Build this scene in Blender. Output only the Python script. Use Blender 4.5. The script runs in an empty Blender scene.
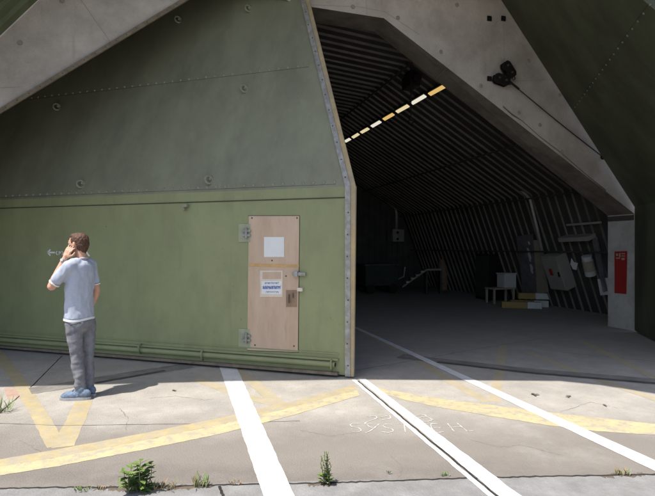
import bpy, bmesh, math, random
from mathutils import Vector, Matrix, noise
random.seed(7)
C = bpy.context.scene.collection
R = math.radians
# ------------------------------------------------------------------ view maths (photo 655 x 496)
F, CX, CY, CH = 495.0, 327.5, 247.0, 1.62
CAM = Vector((0, 0, CH))
UV = Vector((.9590, .2836, 0)); AX = Vector((-.2836, .9590, 0)); UP = Vector((0, 0, 1))
def W(u, v, h=0.0): return UV * u + AX * v + UP * h
def ray(px, py): return Vector(((px - CX) / F, 1.0, (CY - py) / F))
def hit(px, py, p, n):
    d = ray(px, py); return CAM + d * ((p - CAM).dot(n) / d.dot(n))
def G(px, py, z=0.0): return hit(px, py, Vector((0, 0, z)), UP)
def at(px, py, Y): return CAM + ray(px, py) * Y
U0 = 2.03                                       # centre line of the hangar
def H(o, v, h): return W(U0 + o, v, h)          # offset from the centre line

# ------------------------------------------------------------------ objects
def wloc(o):
    l = Vector((0, 0, 0))
    while o is not None: l = l + o.location; o = o.parent
    return l
def tag(o, label=None, cat=None, group=None, kind=None):
    if label: o['label'] = label
    if cat: o['category'] = cat
    if group: o['group'] = group
    if kind: o['kind'] = kind
    return o
def thing(name, label, cat, loc, group=None):
    o = bpy.data.objects.new(name, None); C.objects.link(o); o.location = loc; o.empty_display_size = .1
    return tag(o, label, cat, group)

def frame(z, x=None):
    z = z.normalized()
    x = x or (Vector((1, 0, 0)) if abs(z.x) < .8 else Vector((0, 1, 0)))
    x = (x - z * x.dot(z)).normalized(); y = z.cross(x)
    return x, y, z

class MB:
    def __init__(s): s.v = []; s.f = []; s.mi = []; s.cur = 0
    def add(s, vs, fs):
        b = len(s.v); s.v += [Vector(p) for p in vs]
        for f in fs: s.f.append([b + i for i in f]); s.mi.append(s.cur)
        return s
    def box(s, c, ex, ey, ez):                   # centre, three half-axis vectors
        vs = [c + ex * i + ey * j + ez * k for i in (-1, 1) for j in (-1, 1) for k in (-1, 1)]
        return s.add(vs, [(0, 1, 3, 2), (4, 6, 7, 5), (0, 4, 5, 1), (2, 3, 7, 6), (0, 2, 6, 4), (1, 5, 7, 3)])
    def prism(s, poly, off):
        n = len(poly); vs = list(poly) + [p + off for p in poly]
        return s.add(vs, [tuple(range(n)), tuple(range(2 * n - 1, n - 1, -1))] + [(i, i + n, (i + 1) % n + n, (i + 1) % n) for i in range(n)])
    def poly(s, pts): return s.add(pts, [tuple(range(len(pts)))])
    def strip(s, a, b):
        n = len(a); return s.add(list(a) + list(b), [(i, i + 1, n + i + 1, n + i) for i in range(n - 1)])
    def tube(s, path, r, seg=10, caps=True):
        n = len(path); rr = r if isinstance(r, (list, tuple)) else [r] * n
        vs = []; x = None
        for i, p in enumerate(path):
            t = (path[min(i + 1, n - 1)] - path[max(i - 1, 0)])
            x, y, z = frame(t, x if x is not None else None)
            vs += [p + (x * math.cos(2 * math.pi * k / seg) + y * math.sin(2 * math.pi * k / seg)) * rr[i] for k in range(seg)]
        fs = [(i * seg + k, i * seg + (k + 1) % seg, (i + 1) * seg + (k + 1) % seg, (i + 1) * seg + k) for i in range(n - 1) for k in range(seg)]
        if caps: fs += [tuple(range(seg - 1, -1, -1)), tuple(range((n - 1) * seg, n * seg))]
        return s.add(vs, fs)
    def ell(s, c, ax, ay, az, nu=14, nv=9):
        vs = [c - az]
        for j in range(1, nv):
            t = math.pi * j / nv - math.pi / 2
            vs += [c + (ax * math.cos(2 * math.pi * i / nu) + ay * math.sin(2 * math.pi * i / nu)) * math.cos(t) + az * math.sin(t) for i in range(nu)]
        vs.append(c + az); L = len(vs) - 1
        fs = [(0, 1 + (i + 1) % nu, 1 + i) for i in range(nu)]
        for j in range(nv - 2):
            a = 1 + j * nu
            fs += [(a + i, a + (i + 1) % nu, a + nu + (i + 1) % nu, a + nu + i) for i in range(nu)]
        a = 1 + (nv - 2) * nu
        fs += [(a + i, a + (i + 1) % nu, L) for i in range(nu)]
        return s.add(vs, fs)
    def cap(s, p0, r0, p1, r1, flat=1.0, fl=None, seg=16):
        x, y, z = frame(p1 - p0, fl)
        y = y * flat; vs = []; rings = []
        for k in range(5): a = -math.pi / 2 + k * math.pi / 10; rings.append((p0 + z * (r0 * math.sin(a)), r0 * math.cos(a) + 1e-4))
        for k in range(1, 4): rings.append((p0.lerp(p1, k / 4), r0 + (r1 - r0) * k / 4))
        for k in range(5): a = k * math.pi / 10; rings.append((p1 + z * (r1 * math.sin(a)), r1 * math.cos(a) + 1e-4))
        for c, r in rings: vs += [c + (x * math.cos(2 * math.pi * i / seg) + y * math.sin(2 * math.pi * i / seg)) * r for i in range(seg)]
        n = len(rings)
        fs = [(i * seg + k, i * seg + (k + 1) % seg, (i + 1) * seg + (k + 1) % seg, (i + 1) * seg + k) for i in range(n - 1) for k in range(seg)]
        fs += [tuple(range(seg - 1, -1, -1)), tuple(range((n - 1) * seg, n * seg))]
        return s.add(vs, fs)
    def torus(s, c, nrm, R_, r, n=18, m=8):
        x, y, z = frame(nrm)
        vs = [c + (x * math.cos(a) + y * math.sin(a)) * (R_ + r * math.cos(b)) + z * (r * math.sin(b)) for a in (2 * math.pi * i / n for i in range(n)) for b in (2 * math.pi * j / m for j in range(m))]
        return s.add(vs, [(i * m + j, ((i + 1) % n) * m + j, ((i + 1) % n) * m + (j + 1) % m, i * m + (j + 1) % m) for i in range(n) for j in range(m)])
    def build(s, name, mat, parent=None, smooth=False, bevel=0, remesh=0, soft=0, fn=None):
        me = bpy.data.meshes.new(name)
        if parent is not None: o0 = wloc(parent)
        else:
            lo = Vector([min(p[i] for p in s.v) for i in range(3)]); hi = Vector([max(p[i] for p in s.v) for i in range(3)])
            o0 = Vector(((lo.x + hi.x) / 2, (lo.y + hi.y) / 2, lo.z))
        me.from_pydata([p - o0 for p in s.v], [], s.f)
        for m in (mat if isinstance(mat, (list, tuple)) else [mat]): me.materials.append(m)
        me.polygons.foreach_set('material_index', s.mi)
        bm = bmesh.new(); bm.from_mesh(me); bmesh.ops.recalc_face_normals(bm, faces=bm.faces); bm.to_mesh(me); bm.free()
        o = bpy.data.objects.new(name, me); C.objects.link(o)
        if remesh:
            m = o.modifiers.new('r', 'REMESH'); m.mode = 'VOXEL'; m.voxel_size = remesh
            if soft: m = o.modifiers.new('s', 'SMOOTH'); m.factor = .5; m.iterations = soft
        if bevel:
            m = o.modifiers.new('b', 'BEVEL'); m.width = bevel; m.segments = 2; m.limit_method = 'ANGLE'
        if remesh:
            dg = bpy.context.evaluated_depsgraph_get(); new = bpy.data.meshes.new_from_object(o.evaluated_get(dg)); o.modifiers.clear(); o.data = new; new.name = name
        if fn:
            for vtx in o.data.vertices: vtx.co = fn(vtx.co + o0, vtx.normal.copy()) - o0
        if smooth:
            for p in o.data.polygons: p.use_smooth = True
        if parent is not None: o.parent = parent
        else: o.location = o0
        return o

def merge(o, mb, m):                              # surface marks become part of the mesh they sit on
    me = bpy.data.meshes.new('t'); o0 = wloc(o); me.from_pydata([p - o0 for p in mb.v], [], mb.f)
    o.data.materials.append(m); k = len(o.data.materials) - 1
    for p in me.polygons: p.material_index = k
    bm = bmesh.new(); bm.from_mesh(o.data); bm.from_mesh(me); bm.to_mesh(o.data); bm.free(); bpy.data.meshes.remove(me)
# ------------------------------------------------------------------ materials
def mat(name, base, rough=.8, var=.25, scale=3.0, bump=.15, bscale=40, metal=0.0, second=None, sec_amt=.5, sec_scale=1.2, stretch=(1, 1, 1), spec=.3, detail=6, sharp=(.42, .62), streak=None, chips=None):
    m = bpy.data.materials.new(name); m.use_nodes = True
    nt = m.node_tree; N = nt.nodes; L = nt.links
    b = N['Principled BSDF']; b.inputs['Roughness'].default_value = rough; b.inputs['Metallic'].default_value = metal
    b.inputs['Specular IOR Level'].default_value = spec
    geo = N.new('ShaderNodeNewGeometry'); mp = N.new('ShaderNodeMapping'); mp.inputs['Scale'].default_value = stretch
    L.new(geo.outputs['Position'], mp.inputs['Vector'])
    n1 = N.new('ShaderNodeTexNoise'); n1.inputs['Scale'].default_value = scale; n1.inputs['Detail'].default_value = detail; n1.inputs['Roughness'].default_value = .65
    L.new(mp.outputs[0], n1.inputs['Vector'])
    r = N.new('ShaderNodeValToRGB'); r.color_ramp.elements[0].position = .3; r.color_ramp.elements[1].position = .7
    d = [max(0, c * (1 - var)) for c in base]; l = [min(1, c * (1 + var)) for c in base]
    r.color_ramp.elements[0].color = (*d, 1); r.color_ramp.elements[1].color = (*l, 1)
    L.new(n1.outputs['Fac'], r.inputs['Fac'])
    col = r.outputs['Color']
    if second:
        n2 = N.new('ShaderNodeTexNoise'); n2.inputs['Scale'].default_value = sec_scale; n2.inputs['Detail'].default_value = 8; n2.inputs['Roughness'].default_value = .7
        L.new(mp.outputs[0], n2.inputs['Vector'])
        r2 = N.new('ShaderNodeValToRGB'); r2.color_ramp.elements[0].position = sharp[0]; r2.color_ramp.elements[1].position = sharp[1]
        r2.color_ramp.elements[0].color = (0, 0, 0, 1); r2.color_ramp.elements[1].color = (sec_amt,) * 3 + (1,)
        L.new(n2.outputs['Fac'], r2.inputs['Fac'])
        mx = N.new('ShaderNodeMix'); mx.data_type = 'RGBA'; mx.inputs[7].default_value = (*second, 1)
        L.new(r2.outputs['Color'], mx.inputs[0]); L.new(col, mx.inputs[6]); col = mx.outputs[2]
    for spec_ in (streak, chips):                 # (colour, amount, mapping scale, threshold, gain)
        if not spec_: continue
        sc_, am, st_, th, gn = spec_
        mp2 = N.new('ShaderNodeMapping'); mp2.inputs['Scale'].default_value = st_; L.new(geo.outputs['Position'], mp2.inputs['Vector'])
        n4 = N.new('ShaderNodeTexNoise'); n4.inputs['Scale'].default_value = 1; n4.inputs['Detail'].default_value = 9; n4.inputs['Roughness'].default_value = .68; L.new(mp2.outputs[0], n4.inputs['Vector'])
        a1 = N.new('ShaderNodeMath'); a1.operation = 'SUBTRACT'; L.new(n4.outputs['Fac'], a1.inputs[0]); a1.inputs[1].default_value = th
        a2 = N.new('ShaderNodeMath'); a2.operation = 'MULTIPLY'; a2.use_clamp = True; L.new(a1.outputs[0], a2.inputs[0]); a2.inputs[1].default_value = gn
        a3 = N.new('ShaderNodeMath'); a3.operation = 'MULTIPLY'; L.new(a2.outputs[0], a3.inputs[0]); a3.inputs[1].default_value = am
        m2 = N.new('ShaderNodeMix'); m2.data_type = 'RGBA'; m2.inputs[7].default_value = (*sc_, 1); L.new(a3.outputs[0], m2.inputs[0]); L.new(col, m2.inputs[6]); col = m2.outputs[2]
    L.new(col, b.inputs['Base Color'])
    n3 = N.new('ShaderNodeTexNoise'); n3.inputs['Scale'].default_value = bscale; n3.inputs['Detail'].default_value = 5
    L.new(geo.outputs['Position'], n3.inputs['Vector'])
    bp = N.new('ShaderNodeBump'); bp.inputs['Strength'].default_value = bump; bp.inputs['Distance'].default_value = .01
    L.new(n3.outputs['Fac'], bp.inputs['Height']); L.new(bp.outputs[0], b.inputs['Normal'])
    return m
def glow(name, col, s):
    m = bpy.data.materials.new(name); m.use_nodes = True; b = m.node_tree.nodes['Principled BSDF']
    b.inputs['Base Color'].default_value = (*[c * .6 for c in col], 1); b.inputs['Emission Color'].default_value = (*col, 1); b.inputs['Emission Strength'].default_value = s
    return m
M = {}
M['conc_wall'] = mat('portal concrete', (.46, .41, .36), .9, .15, 2.2, .6, 45, second=(.31, .27, .228), sec_amt=.7, sec_scale=1.2, sharp=(.46, .66), detail=9, streak=((.27, .23, .185), .5, (6, 6, .8), .58, 6), chips=((.22, .19, .155), .6, (22, 22, 22), .63, 10))
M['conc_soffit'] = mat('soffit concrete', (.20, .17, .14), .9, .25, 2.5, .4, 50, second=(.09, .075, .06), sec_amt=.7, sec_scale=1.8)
M['green_low'] = mat('green door paint', (.247, .266, .136), .55, .12, .9, .25, 7, second=(.185, .195, .108), sec_amt=.7, sec_scale=1.7, stretch=(1, 1, .7), sharp=(.46, .72), detail=10, streak=((.15, .145, .085), .32, (9, 9, .8), .56, 5), chips=((.16, .125, .08), .75, (22, 22, 16), .64, 14))
M['green_up'] = mat('weathered green door paint', (.236, .238, .162), .55, .12, .9, .14, 10, second=(.12, .122, .085), sec_amt=.6, sec_scale=.75, stretch=(1.3, 1.3, .6), sharp=(.44, .70), detail=9, streak=((.34, .345, .26), .3, (8, 8, .7), .57, 5), chips=((.12, .115, .085), .3, (5, 5, .6), .56, 5))
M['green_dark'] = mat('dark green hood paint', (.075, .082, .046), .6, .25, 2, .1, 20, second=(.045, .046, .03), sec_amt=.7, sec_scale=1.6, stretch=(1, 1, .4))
M['hood'] = mat('green corrugated hood sheet', (.11, .13, .07), .6, .2, 3, .1, 20)
M['edge_steel'] = mat('galvanised edge strip', (.33, .325, .31), .55, .25, 9, .1, 40, metal=.2, second=(.2, .17, .12), sec_amt=.6, sec_scale=14)
M['seal'] = mat('yellow rubber seal', (.42, .315, .17), .8, .2, 5, .2, 40, second=(.30, .255, .19), sec_amt=.9, sec_scale=3)
M['tan_strip'] = mat('tan seal strip', (.20, .165, .12), .85, .25, 8, .2, 40, second=(.12, .09, .06), sec_amt=.6, sec_scale=9)
M['hinge'] = mat('pale green hinge plate', (.30, .32, .215), .6, .12, 9)
M['rail2'] = mat('dark rail groove', (.075, .068, .06), .9, .3, 8)
M['hair_crack'] = mat('hairline crack', (.17, .15, .125), .95, .3, 20)
M['soil'] = mat('dry soil in joint', (.12, .095, .07), .95, .35, 30, .6, 90)
M['seam'] = mat('dark seam', (.05, .055, .035), .9, .3, 20)
M['tie'] = mat('filled tie hole', (.30, .255, .21), .9, .2, 20)
M['bolt'] = mat('rusty bolt', (.09, .075, .06), .6, .3, 40, metal=.3)
M['rivet'] = mat('painted rivet', (.24, .245, .175), .6, .2, 20)
M['rivet_dark'] = mat('pale hood rivet', (.13, .135, .09), .6, .2, 20)
M['door_tan'] = mat('tan personnel door paint', (.52, .385, .285), .7, .08, 3, .1, 30, second=(.42, .30, .20), sec_amt=.6, sec_scale=2.6, stretch=(1.5, 1.5, .35), sharp=(.44, .64), streak=((.33, .22, .14), .5, (14, 14, 1.6), .58, 6), chips=((.30, .2, .13), .6, (30, 30, 30), .66, 12))
M['stripe'] = mat('ochre tape', (.50, .315, .135), .7, .2, 9)
M['tan_dark'] = mat('tan patch', (.27, .18, .12), .8, .2, 9)
M['paper'] = mat('white paper', (.68, .68, .66), .8, .05, 6, .05)
M['paper_cream'] = mat('cream card', (.62, .53, .43), .8, .08, 6)
M['ink'] = mat('blue ink', (.12, .18, .40), .8, .2, 20)
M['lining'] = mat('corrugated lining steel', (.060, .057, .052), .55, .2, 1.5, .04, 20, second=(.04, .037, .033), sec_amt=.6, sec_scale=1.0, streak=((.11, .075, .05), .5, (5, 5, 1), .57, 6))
M['rib_lit'] = mat('lit rib tone', (.165, .155, .135), .5, .35, 1.4, .04, 20, second=(.12, .10, .08), sec_amt=.8, sec_scale=1.3, sharp=(.45, .65))
M['back_wall'] = mat('back wall steel', (.07, .07, .065), .7, .3, 2)
M['rail'] = mat('oily rail band', (.19, .175, .155), .9, .3, 5)
M['white_paint'] = mat('white road paint', (.58, .57, .555), .75, .10, 5, .3, 120, second=(.42, .39, .35), sec_amt=.8, sec_scale=16, sharp=(.58, .66), chips=((.31, .29, .26), .8, (34, 34, 34), .60, 14))
M['yellow_pale'] = mat('pale yellow road paint', (.445, .375, .215), .8, .10, 5, .3, 120, second=(.31, .28, .23), sec_amt=.85, sec_scale=9, sharp=(.47, .6), chips=((.27, .245, .20), .45, (30, 30, 30), .56, 9))
M['yellow_old'] = mat('old yellow road paint', (.375, .305, .17), .8, .14, 5, .3, 120, second=(.31, .28, .23), sec_amt=.85, sec_scale=7, sharp=(.45, .62), chips=((.27, .245, .20), .45, (30, 30, 30), .55, 9))
M['yellow_faded'] = mat('faded yellow road paint', (.35, .30, .195), .85, .12, 5, .3, 120, second=(.36, .305, .23), sec_amt=.9, sec_scale=4.5, sharp=(.42, .62))
M['red_faded'] = mat('faded red paint', (.35, .22, .17), .85, .12, 5, .3, 120, second=(.38, .30, .23), sec_amt=.9, sec_scale=5, sharp=(.42, .62))
M['chalk'] = mat('white chalk', (.52, .50, .47), .95, .1, 30, second=(.30, .27, .24), sec_amt=.9, sec_scale=22, sharp=(.5, .62))
M['crack'] = mat('joint filler', (.03, .026, .022), .9, .4, 12, .5, 80)
M['iron'] = mat('black iron', (.022, .018, .017), .55, .3, 20, metal=.4)
M['rope'] = mat('steel cable', (.05, .045, .04), .6, .3, 30)
M['red'] = mat('red sign enamel', (.28, .022, .02), .45, .1, 6)
M['pillar_white'] = mat('whitewashed pillar', (.40, .385, .35), .85, .12, 2, .25, 50, second=(.22, .2, .17), sec_amt=.5, sec_scale=2.5)
M['cab'] = mat('off white cabinet paint', (.26, .245, .215), .6, .12, 4)
M['pipe'] = mat('grey pipe', (.40, .39, .37), .5, .2, 8, metal=.3)
M['cream_board'] = mat('cream board', (.30, .265, .2), .8, .15, 4)
M['dark_board'] = mat('dark plywood board', (.13, .12, .125), .7, .25, 5)
M['timber_yellow'] = mat('yellow painted timber', (.30, .22, .075), .75, .2, 6, second=(.25, .18, .1), sec_amt=.5, sec_scale=6)
M['white_plastic'] = mat('white plastic', (.46, .47, .46), .5, .08, 6)
M['dark_green_steel'] = mat('dark green equipment', (.035, .045, .038), .6, .25, 5)
M['shirt'] = mat('grey blue marl shirt', (.40, .425, .50), .9, .07, 60, .25, 300)
M['shirt_trim'] = mat('white shirt trim', (.70, .70, .70), .9, .05, 60)
M['jeans'] = mat('grey denim', (.165, .163, .18), .9, .2, 18, .3, 250, second=(.235, .235, .25), sec_amt=.5, sec_scale=9)
M['skin'] = mat('skin', (.55, .30, .20), .55, .1, 25, .1, 120)
M['hair'] = mat('brown hair', (.095, .048, .030), .6, .4, 60, .5, 160, stretch=(1, 1, .3))
M['shoe'] = mat('blue trainer', (.14, .18, .245), .8, .4, 40, .3, 150)
M['sole'] = mat('grey sole', (.30, .30, .31), .7, .15, 30)
M['phone'] = mat('black phone', (.02, .02, .022), .3, .1, 5)
M['eye'] = mat('eye', (.6, .58, .55), .3, .05, 5)
M['leaf'] = mat('weed leaf', (.105, .165, .035), .6, .4, 25, .1, 60)
M['leaf2'] = mat('pale weed leaf', (.16, .20, .08), .6, .35, 25, .1, 60)
M['leaf_dry'] = mat('dry grass', (.25, .17, .085), .8, .3, 25, .1, 60)
M['stem'] = mat('weed stem', (.12, .12, .05), .7, .3, 25)
M['debris'] = mat('dead leaf', (.10, .075, .05), .9, .3, 25)
LAMP = {'y': glow('yellow lamp diffuser', (1.0, .66, .22), .42), 'w': glow('white lamp diffuser', (1.0, .93, .76), .48), 'p': glow('pale lamp diffuser', (1.0, .84, .5), .45)}

# ground: old concrete, darker and browner where the apron is worn towards the joint
def ground_mat():
    m = mat('apron concrete', (.352, .324, .282), .9, .13, 3.2, .6, 70, second=(.275, .255, .228), sec_amt=.6, sec_scale=1.1, sharp=(.45, .62), spec=.2, detail=10)
    nt = m.node_tree; N = nt.nodes; L = nt.links
    b = N['Principled BSDF']; src = b.inputs['Base Color'].links[0].from_socket
    geo = N.new('ShaderNodeNewGeometry'); sp = N.new('ShaderNodeSeparateXYZ'); L.new(geo.outputs['Position'], sp.inputs[0])
    def noise_(sc, det=6):
        n = N.new('ShaderNodeTexNoise'); n.inputs['Scale'].default_value = sc; n.inputs['Detail'].default_value = det; n.inputs['Roughness'].default_value = .7; L.new(geo.outputs['Position'], n.inputs['Vector']); return n.outputs['Fac']
    def math_(op, a, b_, clamp=False):
        n = N.new('ShaderNodeMath'); n.operation = op; n.use_clamp = clamp
        for i, x in enumerate((a, b_)):
            if isinstance(x, (int, float)): n.inputs[i].default_value = x
            else: L.new(x, n.inputs[i])
        return n.outputs[0]
    def mix(fac, a, col):
        n = N.new('ShaderNodeMix'); n.data_type = 'RGBA'; L.new(fac, n.inputs[0]); L.new(a, n.inputs[6]); n.inputs[7].default_value = (*col, 1); return n.outputs[2]
    # worn brown zone between the joint (Y about 3.4) and the yellow bow (Y about 4.6)
    yy = math_('ADD', sp.outputs['Y'], math_('MULTIPLY', math_('SUBTRACT', noise_(1.3), .5), 1.2))
    up = math_('MULTIPLY', math_('SUBTRACT', yy, 5.0), -1.1, True)
    c = mix(math_('MULTIPLY', up, .85), src, (.180, .160, .138))
    dk = math_('SUBTRACT', 1.0, math_('MULTIPLY', math_('ABSOLUTE', math_('SUBTRACT', yy, 3.45), 0), 3.0), True)
    c = mix(math_('MULTIPLY', dk, .5), c, (.12, .105, .095))
    inn = math_('MULTIPLY', math_('SUBTRACT', yy, 6.6), .8, True)                      # indoor slab: slightly greyer and darker
    c = mix(math_('MULTIPLY', inn, .45), c, (.27, .25, .225))
    n4 = math_('MULTIPLY', math_('SUBTRACT', noise_(55, 3), .60), 9, True)               # speckle
    c = mix(math_('MULTIPLY', n4, .8), c, (.20, .165, .135))
    n5 = math_('MULTIPLY', math_('SUBTRACT', noise_(1.7, 10), .56), 6, True)
    c = mix(math_('MULTIPLY', n5, .26), c, (.185, .168, .15))
    n6 = math_('MULTIPLY', math_('SUBTRACT', noise_(.8, 12), .56), 9, True); c = mix(math_('MULTIPLY', n6, .18), c, (.42, .40, .365))
    n7 = math_('MULTIPLY', math_('SUBTRACT', noise_(14, 6), .57), 7, True); c = mix(math_('MULTIPLY', n7, .5), c, (.21, .185, .16))
    L.new(c, b.inputs['Base Color'])
    return m
M['ground'] = ground_mat()
M['slab'] = mat('foreground slab concrete', (.225, .220, .212), .9, .2, 5, .6, 70, second=(.17, .16, .15), sec_amt=.7, sec_scale=2.6, spec=.2)

# ------------------------------------------------------------------ ground and its paint
mb = MB(); mb.box(Vector((0, 60, -.2)), Vector((220, 0, 0)), Vector((0, 220, 0)), Vector((0, 0, .2)))
ground = bpy.data.objects.new('ground', bpy.data.meshes.new('ground')); bpy.data.objects.remove(ground)
ground = mb.build('ground', M['ground']); ground['kind'] = 'structure'
gz = [0.004]
def gpaint(name, m, polys, z, label=None):
    b = MB()
    for p in polys: b.prism([G(x, y, 0) + UP * z for x, y in p], UP * -.0035) if z > .003 else b.poly([G(x, y, 0) + UP * (z * .3) for x, y in p])
    o = b.build(name, m, ground)
    if label: o['label'] = label
    return o
def lerp2(pts, n=12):
    out = []
    for (a, b) in zip(pts[:-1], pts[1:]):
        for k in range(n): t = k / n; out.append((a[0] + (b[0] - a[0]) * t, a[1] + (b[1] - a[1]) * t))
    return out + [pts[-1]]
def bow(name, m, top, bot, z, jit=.0, label=None):
    b = MB(); A = lerp2(top, 14); B = lerp2(bot, 14)
    f = lambda q: G(q[0], q[1]) + UP * (z * .3) + Vector((0, random.uniform(-jit, jit), 0))
    b.strip([f(q) for q in A], [f(q) for q in B]); o = b.build(name, m, ground)
    if label: o['label'] = label
def gline(name, m, px, w, z, jit=0.0, sub=10, label=None, ends=None):
    pts = [G(x, y) for x, y in px]; P = []
    for a, b in zip(pts[:-1], pts[1:]):
        for k in range(sub): P.append(a.lerp(b, k / sub))
    P.append(pts[-1]); A = []; B = []
    for i, p in enumerate(P):
        t = (P[min(i + 1, len(P) - 1)] - P[max(i - 1, 0)]).normalized(); s = Vector((-t.y, t.x, 0))
        ww = w[0] + (w[1] - w[0]) * i / (len(P) - 1) if isinstance(w, tuple) else w
        o_ = s * random.uniform(-jit, jit)
        A.append(p + s * ww / 2 + o_ + UP * (z * .3)); B.append(p - s * (ww / 2 + random.uniform(-jit, jit) * .5) + o_ + UP * (z * .3))
    b = MB(); b.strip(A, B); o = b.build(name, m, ground)
    if label: o['label'] = label
    return o
# foreground slab, this side of the expansion joint
b = MB(); j0, j1 = G(-400, 497), G(1000, 466)
b.prism([j0, j1, Vector((14, -9, 0)), Vector((-14, -9, 0))][::1], UP * .0015); b.build('foreground_slab', M['slab'], ground)
gline('expansion_joint', M['crack'], [(-60, 489.5), (60, 487.5), (130, 487), (220, 485), (330, 483), (440, 479), (540, 476.5), (700, 473.5)], .02, .008, .006, 26)
gline('joint_soil', M['soil'], [(95, 488.5), (120, 488.5), (150, 488), (185, 487), (212, 486)], .055, .0058, .022, 16)
gline('joint_soil', M['soil'], [(308, 485), (322, 484.5), (336, 484)], .045, .0058, .02, 10)
gline('joint_soil', M['soil'], [(600, 476), (622, 475.5), (645, 474.5)], .04, .0058, .02, 10)
gline('joint_crack', M['crack'], [(219, 486), (223, 496), (226, 508)], .02, .008, .003, 8)
gline('slab_joint', M['crack'], [(-20, 432), (5, 408), (33, 385), (62, 356)], .014, .0045, .003, 12)
gline('slab_joint', M['crack'], [(-40, 422), (60, 425.5), (180, 424), (300, 421)], .006, .006, .003, 14)
gline('slab_joint', M['rail'], [(345, 372), (405, 362), (470, 350), (540, 339)], .018, .0045, .003, 12)
gline('slab_joint', M['rail'], [(560, 352), (640, 360), (700, 366)], .02, .0045, .003, 12)
# faded yellow bars
def bars(m, L_, z):
    for k, (px, w) in enumerate(L_): gline('yellow_bar', m, px, w, z - .0014 * k, .006)
bars(M['yellow_old'], [([(-6, 348), (20, 382), (36, 410), (57, 446)], .14), ([(84, 400), (76, 420), (62, 447)], .17)], .0055)
bars(M['yellow_faded'], [([(236, 369), (257, 385), (281, 406)], .15), ([(196, 379), (225, 390), (274, 404)], .13),
     ([(365, 333), (411, 356), (450, 381), (488, 402)], .13), ([(503, 345), (500, 365), (495, 402)], .12)], .0055)
gline('yellow_bar', M['yellow_faded'], [(528, 352), (565, 367), (605, 382), (655, 399), (700, 414)], .12, .005, .004)
gline('yellow_bar', M['yellow_faded'], [(579, 340), (620, 360), (655, 378), (690, 396)], .12, .005, .004)
gpaint('red_patch', M['red_faded'], [[(4, 388), (30, 387), (37, 397), (8, 400)]], .003)
# door rails let into the floor
gline('door_rail', M['rail'], [(400, 356), (437, 360.5), (530, 371), (590, 376), (655, 381.5), (720, 386)], .30, .0085, .01)
gline('door_rail', M['rail2'], [(437, 362), (530, 372.8), (590, 377.8), (655, 383.3), (720, 388)], .09, .0095, .006)
gline('door_rail', M['rail'], [(30, 391), (60, 386.5), (95, 380.5), (150, 371.5), (190, 365.5)], .30, .0085, .01)
gline('door_rail', M['rail2'], [(95, 383), (130, 377), (165, 370.5)], .08, .0095, .006)
for q in ([(150, 398), (175, 396), (205, 400), (214, 399)], [(300, 430), (330, 436), (352, 433)], [(470, 440), (500, 447), (522, 445), (560, 455)], [(20, 440), (42, 452), (70, 458)], [(560, 412), (590, 402), (618, 408)], [(390, 455), (402, 466), (399, 478)], [(120, 408), (128, 418), (126, 431)]):
    gline('hairline_crack', M['hair_crack'], q, .005, .003, .008, 9)
# yellow bow
bow('yellow_bow', M['yellow_old'], [(-60, 469), (0, 459.5), (60, 449), (140, 434), (220, 418), (290, 402), (355, 385)], [(-60, 478), (0, 467), (60, 457), (140, 441.5), (220, 424.5), (290, 408), (357, 390)], .007, .004)
bow('yellow_bow', M['yellow_pale'], [(-60, 478), (0, 467), (60, 457), (140, 441.5), (220, 424.5), (290, 408), (357, 390)], [(-60, 486), (0, 475.5), (60, 466), (140, 450.5), (220, 434), (290, 416), (360, 395.5)], .0072, .005)
bow('yellow_bow', M['yellow_pale'], [(372, 387), (400, 392), (435, 398), (490, 405), (546, 412), (600, 418), (655, 424), (720, 430)], [(377, 392), (405, 400), (435, 406.5), (490, 416), (546, 425), (593, 431), (655, 435), (720, 440)], .007, .005)
# white lines (parallel to the hangar axis)
def wl(u0, u1, v0, v1):
    n = 60; b = MB(); A = []; B = []
    for k in range(n + 1):
        v = v0 + (v1 - v0) * k / n
        A.append(W(u0 + random.uniform(-.004, .004), v, .0032)); B.append(W(u1 + random.uniform(-.004, .004), v, .0032))
    b.strip(A, B); b.build('white_line', M['white_paint'], ground)
def uv_of(px, py): p = G(px, py); return p.dot(UV), p.dot(AX)
WL = [(224.5, 372, 267, 496), (240, 372, 292, 496)]
def wline(l0, l1):                                   # left edge px pair, right edge px pair
    a = [G(*l0[:2]), G(*l0[2:])]; c = [G(*l1[:2]), G(*l1[2:])]
    n = 150; A = []; B = []
    ext = lambda p, t: p[0].lerp(p[1], t)
    for k in range(n + 1):
        t = -.02 + 1.35 * k / n
        pa, pc2 = ext(a, t), ext(c, t)
        A.append(pa + Vector((.006 * noise.noise(pa * 7) + .003 * noise.noise(pa * 26), 0, .0032))); B.append(pc2 + Vector((.006 * noise.noise(pc2 * 7) + .003 * noise.noise(pc2 * 26), 0, .0032)))
    b = MB(); b.strip(A, B); b.build('white_line', M['white_paint'], ground)
wline((219, 366, 263.5, 496), (236, 366, 294.5, 496))
wline((353, 381, 488, 496), (356.8, 381, 494.5, 496))
wline((359.5, 380, 498.5, 496), (367, 380, 521, 496))
gline('joint_crack', M['crack'], [(358, 381), (497, 496), (506, 503)], .016, .012, .006, 40)
wline((350, 326, 655, 471), (361, 329, 655, 460.5))
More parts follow.
